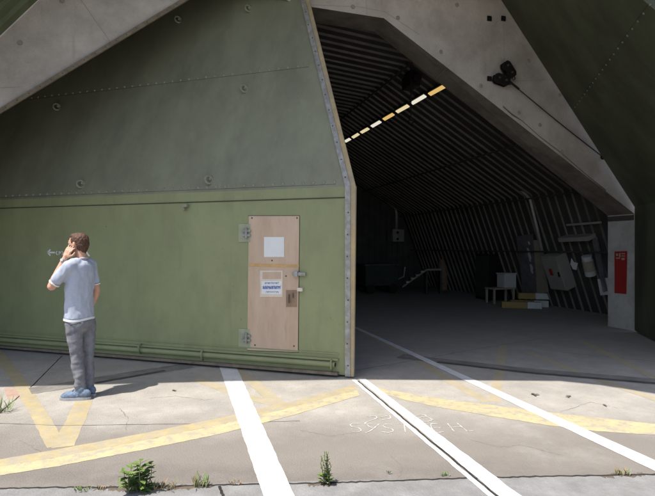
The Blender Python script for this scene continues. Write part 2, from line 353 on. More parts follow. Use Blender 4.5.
# chalk writing SYSTEM with a row above it
SC = 4.094
def zpx(p): return (340 + p[0] / SC, 380 + p[1] / SC)
chalk = [[(85, 180), (58, 178), (42, 184), (52, 192), (78, 198), (86, 207), (72, 214), (50, 213)],
         [(110, 182), (122, 192), (140, 197)], [(160, 180), (140, 197), (118, 212), (104, 216)],
         [(212, 184), (190, 181), (176, 187), (190, 196), (214, 202), (216, 211), (196, 215), (170, 212)],
         [(236, 178), (290, 182)], [(262, 180), (268, 214)],
         [(352, 178), (390, 178)], [(400, 180), (372, 182), (388, 214), (425, 212)], [(384, 196), (412, 196)],
         [(440, 178), (468, 212)], [(448, 194), (500, 192)], [(478, 176), (520, 210)], [(520, 210), (545, 208)],
         [(105, 152), (140, 147), (150, 156), (112, 172), (102, 180), (128, 182)], [(165, 154), (200, 146), (205, 158), (172, 164)],
         [(300, 150), (340, 142), (352, 150), (320, 158), (350, 172), (385, 160)], [(352, 150), (384, 164)], [(128, 108), (134, 112)]]
b = MB()
for st in chalk:
    pts = [G(*zpx(p)) for p in st]; P = []; ex = [pts[0]] + pts + [pts[-1]]
    for q0, q1, q2, q3 in zip(ex[:-3], ex[1:-2], ex[2:-1], ex[3:]):
        P += [.5 * (2 * q1 + (q2 - q0) * t + (2 * q0 - 5 * q1 + 4 * q2 - q3) * t * t + (3 * q1 - q0 - 3 * q2 + q3) * t ** 3) for t in (0, .14, .28, .42, .57, .71, .85)]
    P.append(pts[-1]); A = []; B = []
    for i, p in enumerate(P):
        t = (P[min(i + 1, len(P) - 1)] - P[max(i - 1, 0)]).normalized(); s = Vector((-t.y, t.x, 0)) * random.uniform(.002, .0065)
        A.append(p + s + UP * .003); B.append(p - s + UP * .003)
    b.strip(A, B)
b.build('chalk_writing', M['chalk'], ground)

# ------------------------------------------------------------------ the shelter: portal, lining, hood
VP, VB = 7.48, 8.10
pp = W(0, VP); ppn = AX
dl0, dl1 = hit(0, 110, pp, ppn), hit(183, 0, pp, ppn)
def uh(p): return p.dot(UV) - U0, p.z
(oa, ha), (ob, hb) = uh(dl0), uh(dl1)
sl = (hb - ha) / (ob - oa)
top = 5.62
oL = ob + (top - hb) / sl; oW = -6.36; hW = ha + (oW - oa) * sl
shelter = thing('aircraft_shelter', 'hardened aircraft shelter with concrete portal and dark corrugated steel vault', 'shelter', W(U0, VP, 0))
inner = [(6.36, -.05), (6.36, 2.26), (1.14, 5.35), (-.35, 5.37), (-1.0, top), (oL, top), (oW, hW), (oW, -.05)]
back = [(6.36, -.05), (6.36, 2.26), (1.22, 5.40), (-.35, 5.42), (-1.0, top + .1), (oL - .3, top + .25), (oW - .5, hW + .4), (oW - .5, -.05)]
outer = [(9.8, -.05), (9.8, 2.6), (5.0, 6.9), (1.5, 7.2), (-1.5, 7.2), (-5.0, 6.9), (-9.8, 2.6), (-9.8, -.05)]
b = MB(); n = len(inner)
fi = [H(o, VP, h) for o, h in inner]; bi = [H(o, VB, h) for o, h in back]; fo = [H(o, VP, h) for o, h in outer]; bo = [H(o, VB, h) for o, h in outer]
for k in range(n - 1):
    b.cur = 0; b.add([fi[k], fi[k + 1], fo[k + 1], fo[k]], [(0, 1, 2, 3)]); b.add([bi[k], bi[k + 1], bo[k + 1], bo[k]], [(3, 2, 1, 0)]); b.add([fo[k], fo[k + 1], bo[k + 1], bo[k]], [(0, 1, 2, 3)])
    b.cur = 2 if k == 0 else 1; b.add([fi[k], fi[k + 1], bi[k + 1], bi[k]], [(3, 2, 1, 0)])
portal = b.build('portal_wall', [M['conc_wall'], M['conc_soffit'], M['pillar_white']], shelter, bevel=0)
# steel lip along the portal edge (lighter strip with stains below the face), form-tie marks and plates
b = MB()
def onportal(px, py, off=0.0): return hit(px, py, W(0, VP - off), AX)
b.box(H(6.36, VP + .31, 2.19) - UV * .006, UV * .006, AX * .30, UP * .05); b.build('pillar_cap', M['bolt'], shelter)
for px, py in ((489, 19), (503, 19), (489, 79)):
    p = onportal(px, py); b = MB(); b.box(p - AX * .012, UV * .04, AX * .012, UP * .04); b.ell(p - AX * .03, UV * .014, UP * .014, AX * .012); b.build('anchor_plate', M['iron'], shelter)
for px, py in ((457, 5), (441, 52), (481, 86), (529, 61), (519, 113), (560, 95), (398, 18), (353, 7), (562, 152), (20, 43), (62, 1), (540, 125)):
    p = onportal(px, py); b = MB(); b.torus(p - AX * .001, AX, .030, .007, 14, 6); b.ell(p, UV * .026, UP * .026, AX * .004); b.build('tie_hole', M['tie'], shelter)
for q in ([(81, 0), (110, 42)], [(435, 80), (470, 45), (500, 20)], [(504, 20), (504, 60)], [(312, 5), (360, 7), (385, 12), (420, 35)], [(366, 0), (367, 16)], [(0, 88), (20, 87)], [(500, 82), (545, 80)]):
    b = MB(); P = []
    for a_, c_ in zip(q[:-1], q[1:]): P += [onportal(a_[0] + (c_[0] - a_[0]) * k / 8 + random.uniform(-.3, .3), a_[1] + (c_[1] - a_[1]) * k / 8, .002) for k in range(8)]
    P.append(onportal(*q[-1], .002)); b.strip([p + UP * .003 + UV * .002 for p in P], [p - UP * .003 - UV * .002 for p in P]); b.build('wall_crack', M['tie'], shelter)
b = MB()                                            # long rust mark with spalled edge along the right diagonal
P = [onportal(x, y, .003) for x, y in ((503, 107), (512, 115), (522, 121), (540, 137), (560, 152), (575, 165), (590, 178), (606, 191))]
b.strip([p + UP * random.uniform(.008, .03) for p in P], [p - UP * random.uniform(.005, .015) for p in P]); b.build('rust_mark', M['conc_soffit'], shelter)
# tan bolted strip on the left diagonal
e0, e1 = H(oW, VP, hW), H(oL, VP, top); dvec = (e1 - e0).normalized(); inn = dvec.cross(AX).normalized()
if inn.z > 0: inn = -inn
b = MB(); b.prism([e0 + inn * .045, e1 + inn * .045, e1 - inn * .01, e0 - inn * .01], -AX * .03); b.cur = 1; Ln = (e1 - e0).length
for k in range(int(Ln / .17)): b.ell(e0 + dvec * (.1 + k * .17) + inn * .02 - AX * .03, UV * .008, UP * .008, AX * .006, 8, 5)
b.build('seal_strip', [M['tan_strip'], M['bolt']], shelter)
# corrugated lining (ribs follow the arch, 0.25 m pitch)
prof = [(7.8, 0), (6.65, 2.98), (2.4, 5.42), (0, 5.66), (-.6, 5.70), (-1.6, 6.75), (-4.6, 6.4), (-8.6, 3.0), (-8.9, 0)]
def profn(i):
    a = Vector(prof[max(i - 1, 0)]); c = Vector(prof[min(i + 1, len(prof) - 1)]); t = (c - a).normalized(); return Vector((-t.y, t.x))
VE = 18.6
b = MB(); pitch = .27; wave = [(0, .0), (.222, .0), (.23, -.045), (.252, -.045), (.27, 0)]
rows = []; v = VB + .01
while v < VE:
    jv, jd = random.uniform(-.018, .018), random.uniform(.75, 1.15)
    for dv, d in wave[:-1]: rows.append((v + dv + jv, d * jd))
    v += pitch
m_ = len(prof); vs = []
for v_, d in rows:
    d = -d
    for i, (o, h) in enumerate(prof):
        nn = profn(i); s_ = 1 if True else -1
        vs.append(H(o - nn.x * d * -1 * -1, v_, h - nn.y * d * -1 * -1) if False else H(o + nn.x * d, v_, h + nn.y * d))
for r in range(len(rows) - 1):
    b.cur = 1 if r % 4 in (1, 2) else 0  # crest and entrance-facing side coloured lighter, standing in for light catching the ribs
    if r == 0: b.add(vs, [])
    for i in range(m_ - 1): b.f.append([r * m_ + i, r * m_ + i + 1, (r + 1) * m_ + i + 1, (r + 1) * m_ + i]); b.mi.append(b.cur)
lining = b.build('corrugated_lining', [M['lining'], M['rib_lit']], shelter)
b = MB(); outp = [(o * 1.035, h * 1.03 + (.12 if h > 0 else 0)) for o, h in prof]           # earth-side skin, keeps daylight out
b.strip([H(o, VB + .02, h) for o, h in outp], [H(o, VE + .3, h) for o, h in outp]); b.build('outer_skin', M['green_dark'], shelter)
b = MB(); b.prism([H(o, VE, h) for o, h in prof], AX * .15)
for k in range(60):
    o = -7.5 + k * .25
    hh = max(.3, min(2.98 + (6.65 - abs(o)) * .574, 5.42 + (2.4 - abs(o)) * .1) if abs(o) < 6.65 else (7.8 - abs(o)) * 2.6) - .1
    b.box(H(o, VE - .02, hh / 2 - .02), UV * .05, AX * .02, UP * (hh / 2 - .04))
b.build('back_wall', M['back_wall'], shelter)
# purlins under the lining
for (o, h) in ((6.60, 2.86), (2.45, 5.28), (5.0, 3.82), (7.1, 1.5)):
    b = MB(); c0, c1 = H(o - .08, VB + .05, h), H(o - .08, VE - .05, h); b.tube([c0, c1], .02, 8); b.build('purlin', M['lining'], shelter)
# hood in front of the portal: corrugated flank on the left, unseen flat roof overhead, shaped to cast the shade line
ca, cb = onportal(0, 36, .01), onportal(38, 0, .01); cd = (cb - ca).normalized()
def flank_pt(t): return ca + cd * t
b = MB(); vs = []; rows = []; L0 = 0
cn = cd.cross(AX).normalized()
v = 0
while v < 1.3:
    for dv, d in wave[:-1]: rows.append((v + dv, d))
    v += pitch
for v_, d in rows:
    for t in (-2.2, 2.9): vs.append(flank_pt(t) - AX * v_ + cn * d)
b.add(vs, [(r * 2, r * 2 + 1, r * 2 + 3, r * 2 + 2) for r in range(len(rows) - 1)]); b.build('hood_flank', M['hood'], shelter)
hoodz = 6.75
ELEV, AZ = R(66), R(50)                      # sun behind the viewer, AZ to the left of straight behind
sv = Vector((-math.sin(AZ) * math.cos(ELEV), -math.cos(AZ) * math.cos(ELEV), math.sin(ELEV)))
edge = [G(x, y) + sv * (hoodz / sv.z) for x, y in ((-420, 392), (0, 387), (200, 382), (350, 379.5), (560, 381), (600, 385), (670, 396), (760, 410))]
b = MB(); b.prism(edge + [Vector((6.6, 6.6, hoodz)), Vector((6.6, 8.6, hoodz)), Vector((5.9, 9.8, hoodz)), H(-9, VP + .3, hoodz)], UP * .25); hood = b.build('unseen_hood_roof', M['conc_wall'], shelter)  # roof out of view; pale underside chosen to brighten the door and portal

# ------------------------------------------------------------------ left door leaf (closed)
e = Vector((-.953, .303, 0)); nin = Vector((.303, .953, 0))
Q = Vector((.16, 6.17, 0)); hB = 2.37; TAU = R(21)
upd = UP * math.cos(TAU) + nin * math.sin(TAU); upn = nin * math.cos(TAU) - UP * math.sin(TAU)
def low(px, py, off=0.0): return hit(px, py, Q - nin * off, nin)
QB = Q + UP * hB
def upp(px, py, off=0.0): return hit(px, py, QB - upn * off, upn)
leaf = thing('door_leaf', 'huge pale green steel hangar door leaf, closed, with sloping upper half', 'hangar door', Q + e * 3)
xe = 345                                                     # panel ends here, strip and seal follow
E0 = low(xe, 300); E0.z = .03; EB = low(xe, 187); EB.z = hB; ET = upp(300.5, 0); ET = EB + (ET - EB) * 1.2
TL = [ET, upp(185, -45), upp(-60, 92), EB + e * 7.3 + upd * .9, EB + e * 7.3]
b = MB(); b.prism([E0 + nin * .0, E0 + e * 7.3, EB + e * 7.3, EB], nin * .22); lowp = b.build('lower_panel', M['green_low'], leaf)
ub = MB(); ub.prism([EB] + TL, upn * .2)
# edge strip and rubber seal, following the bend
def ribbon(pxlist0, pxlist1, thick, name, m, par, off):
    b = MB()
    a = [low(pxlist0[0][0], 300, off), low(pxlist0[1][0], 187, off), upp(*pxlist0[2], off)]; a[0].z = .02; a[1].z = hB
    c = [low(pxlist1[0][0], 300, off), low(pxlist1[1][0], 187, off), upp(*pxlist1[2], off)]; c[0].z = .02; c[1].z = hB
    for q in (a, c): q[2] = q[1] + (q[2] - q[1]) * 1.2
    b.prism([a[0], c[0], c[1], a[1]], nin * thick); b.prism([a[1], c[1], c[2], a[2]], upn * thick)
    if name == 'edge_strip':
        b.cur = 1
        for g0, g1 in ((0, 1), (1, 2)):
            p0 = (a[g0] + c[g0]) / 2; p1 = (a[g1] + c[g1]) / 2; L_ = (p1 - p0).length; nn = nin if g0 == 0 else upn
            for k in range(int(L_ / .27)): b.ell(p0.lerp(p1, (k + .5) * .27 / L_) + e * random.uniform(-.008, .008), e * .010, UP * .010, nn * .009, 8, 5)
    return b.build(name, [m, M['bolt']], par), a, c
strip_, sa, sc = ribbon([(345, 0), (345, 0), (300.5, 0)], [(350, 0), (350.3, 0), (305.2, 0)], .05, 'edge_strip', M['edge_steel'], leaf, .025)
seal_, _, _ = ribbon([(350.2, 0), (350.5, 0), (305.4, 0)], [(353.6, 0), (355.6, 0), (309.3, 0)], .05, 'rubber_seal', M['seal'], leaf, .012)
# seams, rivets
def lowline(h, z0=.0, off=.004): return E0 + UP * (h - E0.z) - nin * off
b = MB(); p = lowline(2.235); b.box(p + e * 3.65 - nin * .002, e * 3.65, nin * .003, UP * .006); b.build('seam', M['seam'], lowp)
def uline(px, py):
    p = upp(px, py); t = (p - EB).dot(upd); return t
t1, t2 = uline(175, 81), .07
for t, sp in ((t1, .15), (t2, .14)):
    k = 0; s0 = (ET - EB).dot(e) * t / (ET - EB).dot(upd)
    ub.cur = 1
    while k * sp < 7.0:
        p = EB + e * (s0 + .12 + k * sp) + upd * t; ub.ell(p, e * .021, upd * .021, upn * .017, 10, 6); k += 1
    ub.cur = 2; p = EB + e * (s0 + 3.7) + upd * (t - .032); ub.box(p, e * 3.6, upn * .002, upd * .002)
ub.cur = 1
for q in ([(188, 6), (172, 36), (149, 76)], [(194, 4), (180, 30)], [(281, 2), (270, 24), (252, 60)], [(277, 2), (262, 34)], [(216, 60), (224, 62)], [(286, 26), (289, 27)]):
    P = [upp(*p, .002) for p in q]; ub.strip([p + e * .004 for p in P], [p - e * .004 for p in P])
upperp = ub.build('upper_panel', [M['green_up'], M['rivet'], M['seam']], leaf)
# lifting rings
for px, py, up_ in ((58, 108, 1), (245, 90, 1), (82, 185, 1), (210, 181, 1), (249, 10, 1), (179, 21, 1)):
    p = upp(px, py); b = MB(); b.box(p + upd * .035, e * .018, upd * .03, upn * .03); b.torus(p - upn * .03, e * .8 + upn * .6, .054, .015); b.build('lifting_ring', M['rivet'], upperp, smooth=True)
p = low(187, 206); b = MB(); b.box(p - nin * .03, e * .035, nin * .035, UP * .02); b.box(p - nin * .02 - UP * .03 + e * .03, e * .015, nin * .02, UP * .03); b.build('door_catch', M['rivet'], lowp)
# bottom tube, skirt lip and hooks
b = MB(); t0 = low(334, 368); t0z = .155
A0 = E0 + UP * (t0z - E0.z) - nin * .03 + e * .12
b.tube([A0, A0 + e * 7.0], .036, 14); tube = b.build('bottom_tube', M['green_low'], leaf, smooth=False)
b = MB(); b.tube([A0 - e * .004, A0 + e * .006], .026, 14); b.build('tube_mouth', M['iron'], tube)
b = MB(); b.box(E0 + UP * .02 - nin * .035 + e * 3.68, e * 3.60, nin * .035, UP * .016); b.build('skirt_lip', M['tan_strip'], leaf)
b = MB(); b.box(E0 + UP * .19 - nin * .02 + e * 3.68, e * 3.60, nin * .02, UP * .012); b.box(E0 + UP * .26 - nin * .006 + e * 3.68, e * 3.60, nin * .006, UP * .008); b.build('skirt_rib', M['green_low'], leaf)
for px, py in ((137, 351), (200, 363), (330, 372)):
    q = low(px, py, .12); q.z = max(q.z, .14); b = MB()
    b.tube([q + nin * .1 + UP * .08, q + nin * .03 + UP * .07, q + nin * .03 - UP * .02, q + nin * .08 - UP * .05], .012, 8); b.build('hook', M['green_low'], leaf, smooth=True)
# stencil on the paint: arrow and small letters
b = MB()
def mark(pts, w):
    P = [low(*p, .003) for p in pts]
    for a_, c_ in zip(P[:-1], P[1:]):
        t = (c_ - a_).normalized(); s = t.cross(nin) * w; b.add([a_ + s, c_ + s, c_ - s, a_ - s], [(0, 1, 2, 3)])
mark([(47.5, 252.5), (55, 252.5)], .012); mark([(50.5, 249.5), (47.5, 252.5), (50.5, 255.5)], .012)
mark([(57, 251), (56, 253), (57.5, 255)], .008); mark([(59, 255), (59, 251), (60.5, 253.5), (61, 251)], .006); mark([(62, 251), (63, 253), (62, 255)], .006)
mark([(86, 251), (88, 254.5), (89.5, 256)], .014)
merge(lowp, b, M['paper'])
# personnel door
pc = [low(249, 216), low(299.5, 216), low(298, 352), low(247.5, 350)]
b = MB(); b.prism([q - nin * .009 for q in pc], nin * .03); pdoor = b.build('personnel_door', M['door_tan'], leaf, bevel=.004)
pdoor['label'] = 'tan personnel door set in the green leaf'
def pd(px, py, off): return low(px, py, .009 + off)
def pquad(x0, y0, x1, y1, off, th=.003): return [pd(x0, y0, off), pd(x1, y0, off), pd(x1, y1, off), pd(x0, y1, off)]
b = MB(); b.prism([pd(249, 263.5, .003), pd(299, 264.5, .003), pd(299, 267.5, .003), pd(249, 266.5, .003)], nin * .003); b.build('ochre_stripe', M['stripe'], pdoor)
b = MB(); b.prism(pquad(286, 290, 297, 307, .003), nin * .003); b.build('lock_plate', M['tan_dark'], pdoor)
b = MB(); b.tube([pd(289, 294, .03), pd(289, 303, .03)], .008, 8); b.tube([pd(293, 293, .02), pd(293, 298, .02)], .006, 8); b.build('door_handle', M['bolt'], pdoor)
b = MB(); b.box(pd(299, 274, .02), e * .09, nin * .015, UP * .02); b.box(pd(296, 274, .035), e * .022, nin * .02, UP * .035); b.build('latch', M['edge_steel'], pdoor)
b = MB(); b.box(pd(300, 289.5, .02), e * .035, nin * .018, UP * .022); b.build('latch', M['paper_cream'], pdoor)
for py in (233, 338):
    b = MB(); b.box(low(244.5, py, .006), e * .085, nin * .006, UP * .12); hp = b.build('hinge', M['hinge'], pdoor)
    b = MB(); c = low(246, py, .035); b.tube([c - UP * .07, c + UP * .07], .017, 10); b.box(c - UP * .03 + nin * .01, e * .06, nin * .01, UP * .014); b.box(c + UP * .03 + nin * .01, e * .06, nin * .01, UP * .014); b.build('hinge_pin', M['edge_steel'], hp)
b = MB(); 
for k in range(4):
    pass
b = MB()
for px, py in ((272, 260.5), (293, 273), (255, 345), (294, 346), (252, 218), (297, 218), (286, 276)): b.ell(pd(px, py, 0), e * .012, UP * .012, nin * .008, 8, 5)
merge(pdoor, b, M['bolt'])
b = MB(); b.prism(pquad(248, 215.4, 299.8, 216, -.007), nin * .004); b.prism([low(299.5, 216, .002), low(300, 216, .002), low(298.6, 352, .002), low(298, 352, .002)], nin * .003); b.prism([low(247.3, 350, .002), low(298.5, 352, .002), low(298.5, 352.7, .002), low(247.2, 350.7, .002)], nin * .003); b.build('door_gap', M['seam'], pdoor)
# notices taped to the personnel door
b = MB(); b.prism(pquad(264, 237, 284, 257, .004), nin * .003); o = b.build('paper_notice', M['paper']); tag(o, 'blank white square paper taped high on the tan personnel door', 'notice')
nt_ = thing('paper_notice', 'cream card with blue lettering below the ochre stripe', 'notice', pd(271, 297, .004))
b = MB(); b.prism(pquad(260, 270.5, 282.5, 297, .004), nin * .003); b.build('card', M['paper_cream'], nt_)
b = MB(); b.prism(pquad(261.5, 281, 281.5, 294, .006), nin * .003); sh = b.build('printed_sheet', M['paper'], nt_)
b = MB(); b.prism(pquad(262.5, 272, 281, 279, .006), nin * .003); b.build('blank_panel', M['door_tan'], nt_)
b = MB()
def txt(x0, x1, y, hgt, w=.005):
    x = x0
    while x < x1:
        cw = random.uniform(.7, 1.3); a_ = pd(x, y + hgt, .0075); c_ = pd(x, y, .0075); d_ = pd(x + cw * .7, y + random.choice((0, hgt, hgt / 2)), .0075)
        for q0, q1 in ((a_, c_), (c_, d_)):
            t = (q1 - q0).normalized(); s = t.cross(nin) * w * .5; b.add([q0 + s, q1 + s, q1 - s, q0 - s], [(0, 1, 2, 3)])
        x += cw
txt(265, 279, 282.2, 1.8, .004); txt(263, 280.5, 286, 3.0, .008); txt(266, 278, 291.3, 1.5, .004)
merge(sh, b, M['ink'])

# ------------------------------------------------------------------ right leaf, standing open by the right pillar
d = Vector((.28, .96, 0)).normalized(); VW = 7.40
bp = hit(634.6, 207, W(0, VW), AX); tp = hit(520, 27, W(0, VW), AX); wn = d.cross(tp - bp).normalized()
if wn.y > 0 and wn.x > 0: wn = -wn
if wn.x > 0: wn = -wn
def wing(px, py, off=0.0): return hit(px, py, bp + wn * off, wn)
wleaf = thing('door_leaf', 'dark green riveted steel hangar door leaf standing open beside the right pillar', 'hangar door', Vector((bp.x - .1, bp.y - .5, 0)))
Bn = bp - d * 3.2
poly = [bp, wing(478, -36), wing(600, -36), wing(636, -6), wing(664, 18), wing(700, 60)]
poly += [Bn]
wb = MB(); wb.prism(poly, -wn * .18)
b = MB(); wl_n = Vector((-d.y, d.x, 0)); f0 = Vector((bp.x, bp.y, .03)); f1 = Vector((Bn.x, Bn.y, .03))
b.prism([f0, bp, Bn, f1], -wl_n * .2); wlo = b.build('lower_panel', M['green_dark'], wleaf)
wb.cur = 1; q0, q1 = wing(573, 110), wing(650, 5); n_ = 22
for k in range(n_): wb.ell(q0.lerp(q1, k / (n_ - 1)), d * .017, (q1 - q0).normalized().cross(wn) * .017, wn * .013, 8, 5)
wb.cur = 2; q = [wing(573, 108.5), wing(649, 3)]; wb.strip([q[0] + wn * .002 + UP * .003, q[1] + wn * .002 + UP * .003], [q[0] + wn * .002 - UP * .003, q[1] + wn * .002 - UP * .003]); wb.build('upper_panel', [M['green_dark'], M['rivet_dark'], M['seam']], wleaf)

# ------------------------------------------------------------------ pulleys and cable on the portal
def pulley(px, py, ang, label):
    c = onportal(px, py, .10); t = thing('pulley_block', label, 'pulley', c, 'pulley blocks on the concrete portal')
    a = UV * math.cos(ang) - UP * math.sin(ang); s = UV * math.sin(ang) + UP * math.cos(ang)
    b = MB()
    for o in (-.042, .042): b.prism([c + a * x + s * y - AX * 0 + AX * o * .0 + s * 0 + AX * o for x, y in ((-.15, -.05), (-.1, -.085), (.1, -.085), (.15, -.05), (.15, .05), (.1, .085), (-.1, .085), (-.15, .05))], AX * .012)
    b.build('cheek_plate', M['iron'], t)
    for o in (-.075, .065):
        b = MB(); b.tube([c + a * o - AX * .03, c + a * o + AX * .03], .068, 18); b.torus(c + a * o, AX, .066, .014); b.build('sheave', M['iron'], t, smooth=False)
    b = MB()
    for o in (-.075, .065): b.tube([c + a * o - AX * .065, c + a * o + AX * .09], .018, 10)
    b.build('axle', M['bolt'], t)
    b = MB(); b.torus(c + a * .17, AX, .03, .011); b.build('eye', M['bolt'], t)
    return c
pulley(508.5, 70, R(52), 'black pulley block tilted steeply, upper of the pair on the concrete portal')
pc_ = pulley(501.5, 80, R(12), 'black pulley block lying flat beside the square plate, lower of the pair')
c1 = onportal(603, 157, .03); c0 = onportal(510, 82, .10)
cb_ = thing('pulley_cable', 'thin dark cable running from the pulleys down across the concrete', 'cable', c1)
P = [c0.lerp(c1, k / 12) - UP * (.02 * math.sin(math.pi * k / 12)) for k in range(13)]
b = MB(); b.tube(P, .011, 8); b.build('cable', M['rope'], cb_)
b = MB(); b.tube([c0, c0.lerp(c1, .09)], .02, 8); b.build('shackle', M['iron'], cb_)
b = MB(); b.ell(c1, UV * .05, UP * .05, AX * .04); b.build('wall_eye', M['iron'], cb_)

# red sign on the pillar (jamb face looks towards the centre)
jp = H(6.36, VP, 0)
def jamb(px, py, off=0.0): return hit(px, py, jp - UV * off, UV)
sg = thing('warning_sign', 'narrow upright red sign with white emblem on the white pillar', 'sign', jamb(620, 293))
b = MB(); b.prism([jamb(614.5, 251.5, .012), jamb(627, 251, .012), jamb(626, 294, .012), jamb(614.5, 293, .012)], UV * .011); b.build('sign_plate', M['red'], sg)
b = MB()
for (x0, y0, x1, y1) in ((616, 253.5, 618, 256), (619, 253.2, 620.5, 257), (621.5, 253.2, 625, 254.2), (621.5, 255.5, 625, 256.5), (616, 257.5, 620, 258.7), (621.5, 257.8, 624.5, 260)):
    b.prism([jamb(x0, y0, .015), jamb(x1, y0, .015), jamb(x1, y1, .015), jamb(x0, y1, .015)], UV * .002)
b.build('emblem', M['cream_board'], sg)

# ------------------------------------------------------------------ interior fittings
# ceiling lamps on the right roof slope
rs0, rs1 = H(2.4, 9, 5.42), H(6.65, 9, 2.98); rn = AX.cross(rs1 - rs0).normalized()
if rn.z > 0: rn = -rn
def roof(px, py, off=0.0): return hit(px, py, rs0 + rn * off, rn)
lamps = [(447, 84.5, 429, 94.5, 'y'), (426, 95, 411.5, 103.5, 'w'), (409, 105, 396.5, 112, 'p'), (394, 113.5, 383.5, 119.5, 'y'), (381, 121, 371.5, 126.5, 'w'), (369, 128, 361, 132.5, 'p'), (359, 133.5, 352.5, 137.5, 'p'), (350.5, 138.5, 345, 141.5, 'w')]
words = {'y': 'amber', 'w': 'white', 'p': 'pale yellow'}
order = ['first', 'second', 'third', 'fourth', 'fifth', 'sixth', 'seventh', 'last']
sdir = (rs1 - rs0).normalized()
for i, (x0, y0, x1, y1, k) in enumerate(lamps):
    a_, c_ = roof(x0, y0, .10), roof(x1, y1, .10)
    t = thing('ceiling_lamp', f'{words[k]} lit strip lamp, {order[i]} from the portal in the ceiling row', 'ceiling lamp', (a_ + c_) / 2, 'strip lamps along the vault')
    m_ = (a_ + c_) / 2; hd = (c_ - a_) / 2
    b = MB(); b.box(m_ - rn * .03, hd, sdir * .065, rn * .03); b.build('housing', M['iron'], t)
    b = MB(); b.box(m_ + rn * .012, hd * .9, sdir * .042, rn * .012); b.build('diffuser', LAMP[k], t)
c = roof(411, 76, .05); ho = thing('ceiling_hoist', 'black chain hoist hanging from the vault above the lamp row', 'hoist', c - UP * 1.0)
b = MB(); b.box(c + UP * .02, UV * .09, AX * .16, UP * .06); b.box(c - UP * .14, UV * .12, AX * .2, UP * .12); b.tube([c - UP * .14 - AX * .2, c - UP * .14 - AX * .32], .09, 14); b.build('hoist_body', M['iron'], ho, bevel=.01)
b = MB(); b.tube([c - UP * .25, c - UP * .9], .012, 6); b.build('chain', M['iron'], ho)
b = MB(); b.torus(c - UP * .96, AX, .05, .014); b.ell(c - UP * .90, UV * .035, AX * .035, UP * .05); b.build('hook', M['iron'], ho)
# right wall plane
w0, w1 = H(7.8, 10, 0), H(6.65, 10, 2.98); wnn = AX.cross(w1 - w0).normalized()
if wnn.dot(UV) > 0: wnn = -wnn
def wall(px, py, off=0.0): return hit(px, py, w0 + wnn * off, wnn)
def wquad(c, off, th, name, m, parent=None):
    b = MB(); b.prism([wall(x, y, off) for x, y in c], wnn * th); return b.build(name, m, parent)
# wall cabinet
cc = wall(558.5, 271, .20); cab = thing('wall_cabinet', 'off white metal cabinet with a small red label, hung on the right wall', 'cabinet', Vector((cc.x, cc.y, cc.z - .48)))
wu = (w1 - w0).normalized()
b = MB(); b.box(cc, AX * .28, wnn * .16, wu * .46); b.build('cabinet_body', M['cab'], cab, bevel=.012)
b = MB(); b.box(cc + wnn * .17, AX * .26, wnn * .012, wu * .43); cdr = b.build('cabinet_door', M['cab'], cab, bevel=.006)
b = MB(); b.box(cc + wnn * .1835 + AX * .05 + wu * .04, AX * .055, wnn * .003, wu * .09); b.build('red_label', M['red'], cdr)
b = MB(); b.box(cc + wnn * .195 - AX * .22, AX * .015, wnn * .02, wu * .06); b.build('door_handle', M['iron'], cdr)
# boards
o = thing('leaning_board', 'tall dark board with white paint blotches leaning on the wall', 'board', wall(528, 292, .14))
pan = wquad([(517, 236), (533, 234), (537, 294), (524, 294)], .10, .03, 'panel', M['dark_board'], o)
b = MB()
for (x, y, r_) in ((529, 243, .03), (528.5, 251, .05), (529.5, 256, .055), (530, 260, .03), (531.5, 267, .05), (531.8, 271, .045)):
    p = wall(x, y, .132); b.ell(p, AX * r_ * 1.1, wu * r_ * 1.9, wnn * .004, 10, 6)
merge(pan, b, M['white_plastic'])
o = wquad([(534, 240), (541, 240), (549, 292), (537, 293)], .05, .03, 'leaning_board', M['cream_board']); tag(o, 'plain cream board between the dark board and the cabinet', 'board')
# papers on the wall
o = wquad([(571.5, 258), (574, 262), (578, 263), (576.5, 270), (573, 269), (570.5, 264)], .06, .005, 'wall_paper', M['paper']); tag(o, 'torn white paper fixed to the wall right of the cabinet', 'paper')
wr = thing('wall_reel', 'cylindrical white and brown drum fixed to the wall ribs near the pillar', 'drum', wall(588.5, 276, .1))
a0 = wall(586.5, 256, .14); a1 = wall(591, 275, .14)
b = MB(); b.tube([a0.lerp(a1, .22), a0.lerp(a1, .75)], .13, 18); b.build('wrap', M['cream_board'], wr)
b = MB(); b.tube([a0, a0.lerp(a1, .22)], .115, 18); b.build('cap', M['white_plastic'], wr)
b = MB(); b.tube([a0.lerp(a1, .75), a1], .125, 18); b.build('base', M['white_plastic'], wr)
o = wquad([(598, 279), (612, 277), (613, 294), (601, 295)], .07, .02, 'wall_panel', M['paper']); tag(o, 'white sheet on the wall beside the pillar foot', 'sheet')
sf = thing('wall_shelf', 'short grey wall shelf above the drum with a rail over it', 'shelf', wall(578, 241, .05))
b = MB(); a_, c_ = wall(562, 238.5, .12), wall(592, 237, .12); b.box((a_ + c_) / 2, (c_ - a_) / 2, wnn * .12, wu * .05); b.build('shelf_board', M['cab'], sf)
b = MB(); a_, c_ = wall(567, 225, .1), wall(601, 222.5, .1); b.tube([a_, c_], .028, 8); b.build('rail', M['pipe'], sf)
# plank on the wall right, dark locker
o = wquad([(593, 238), (597.5, 237), (609, 290), (604, 292)], .05, .04, 'wall_plank', M['dark_board']); tag(o, 'dark plank leaning on the ribs between drum and pillar', 'plank')
# pipe coming down the wall
b = MB(); b.tube([wall(519, 188, .1), wall(530, 199, .1), wall(537, 228, .1), wall(543.5, 256, .12)], .04, 10); o = b.build('down_pipe', M['pipe'], smooth=True); tag(o, 'grey pipe bending off the vault and running down to the cabinet', 'pipe')
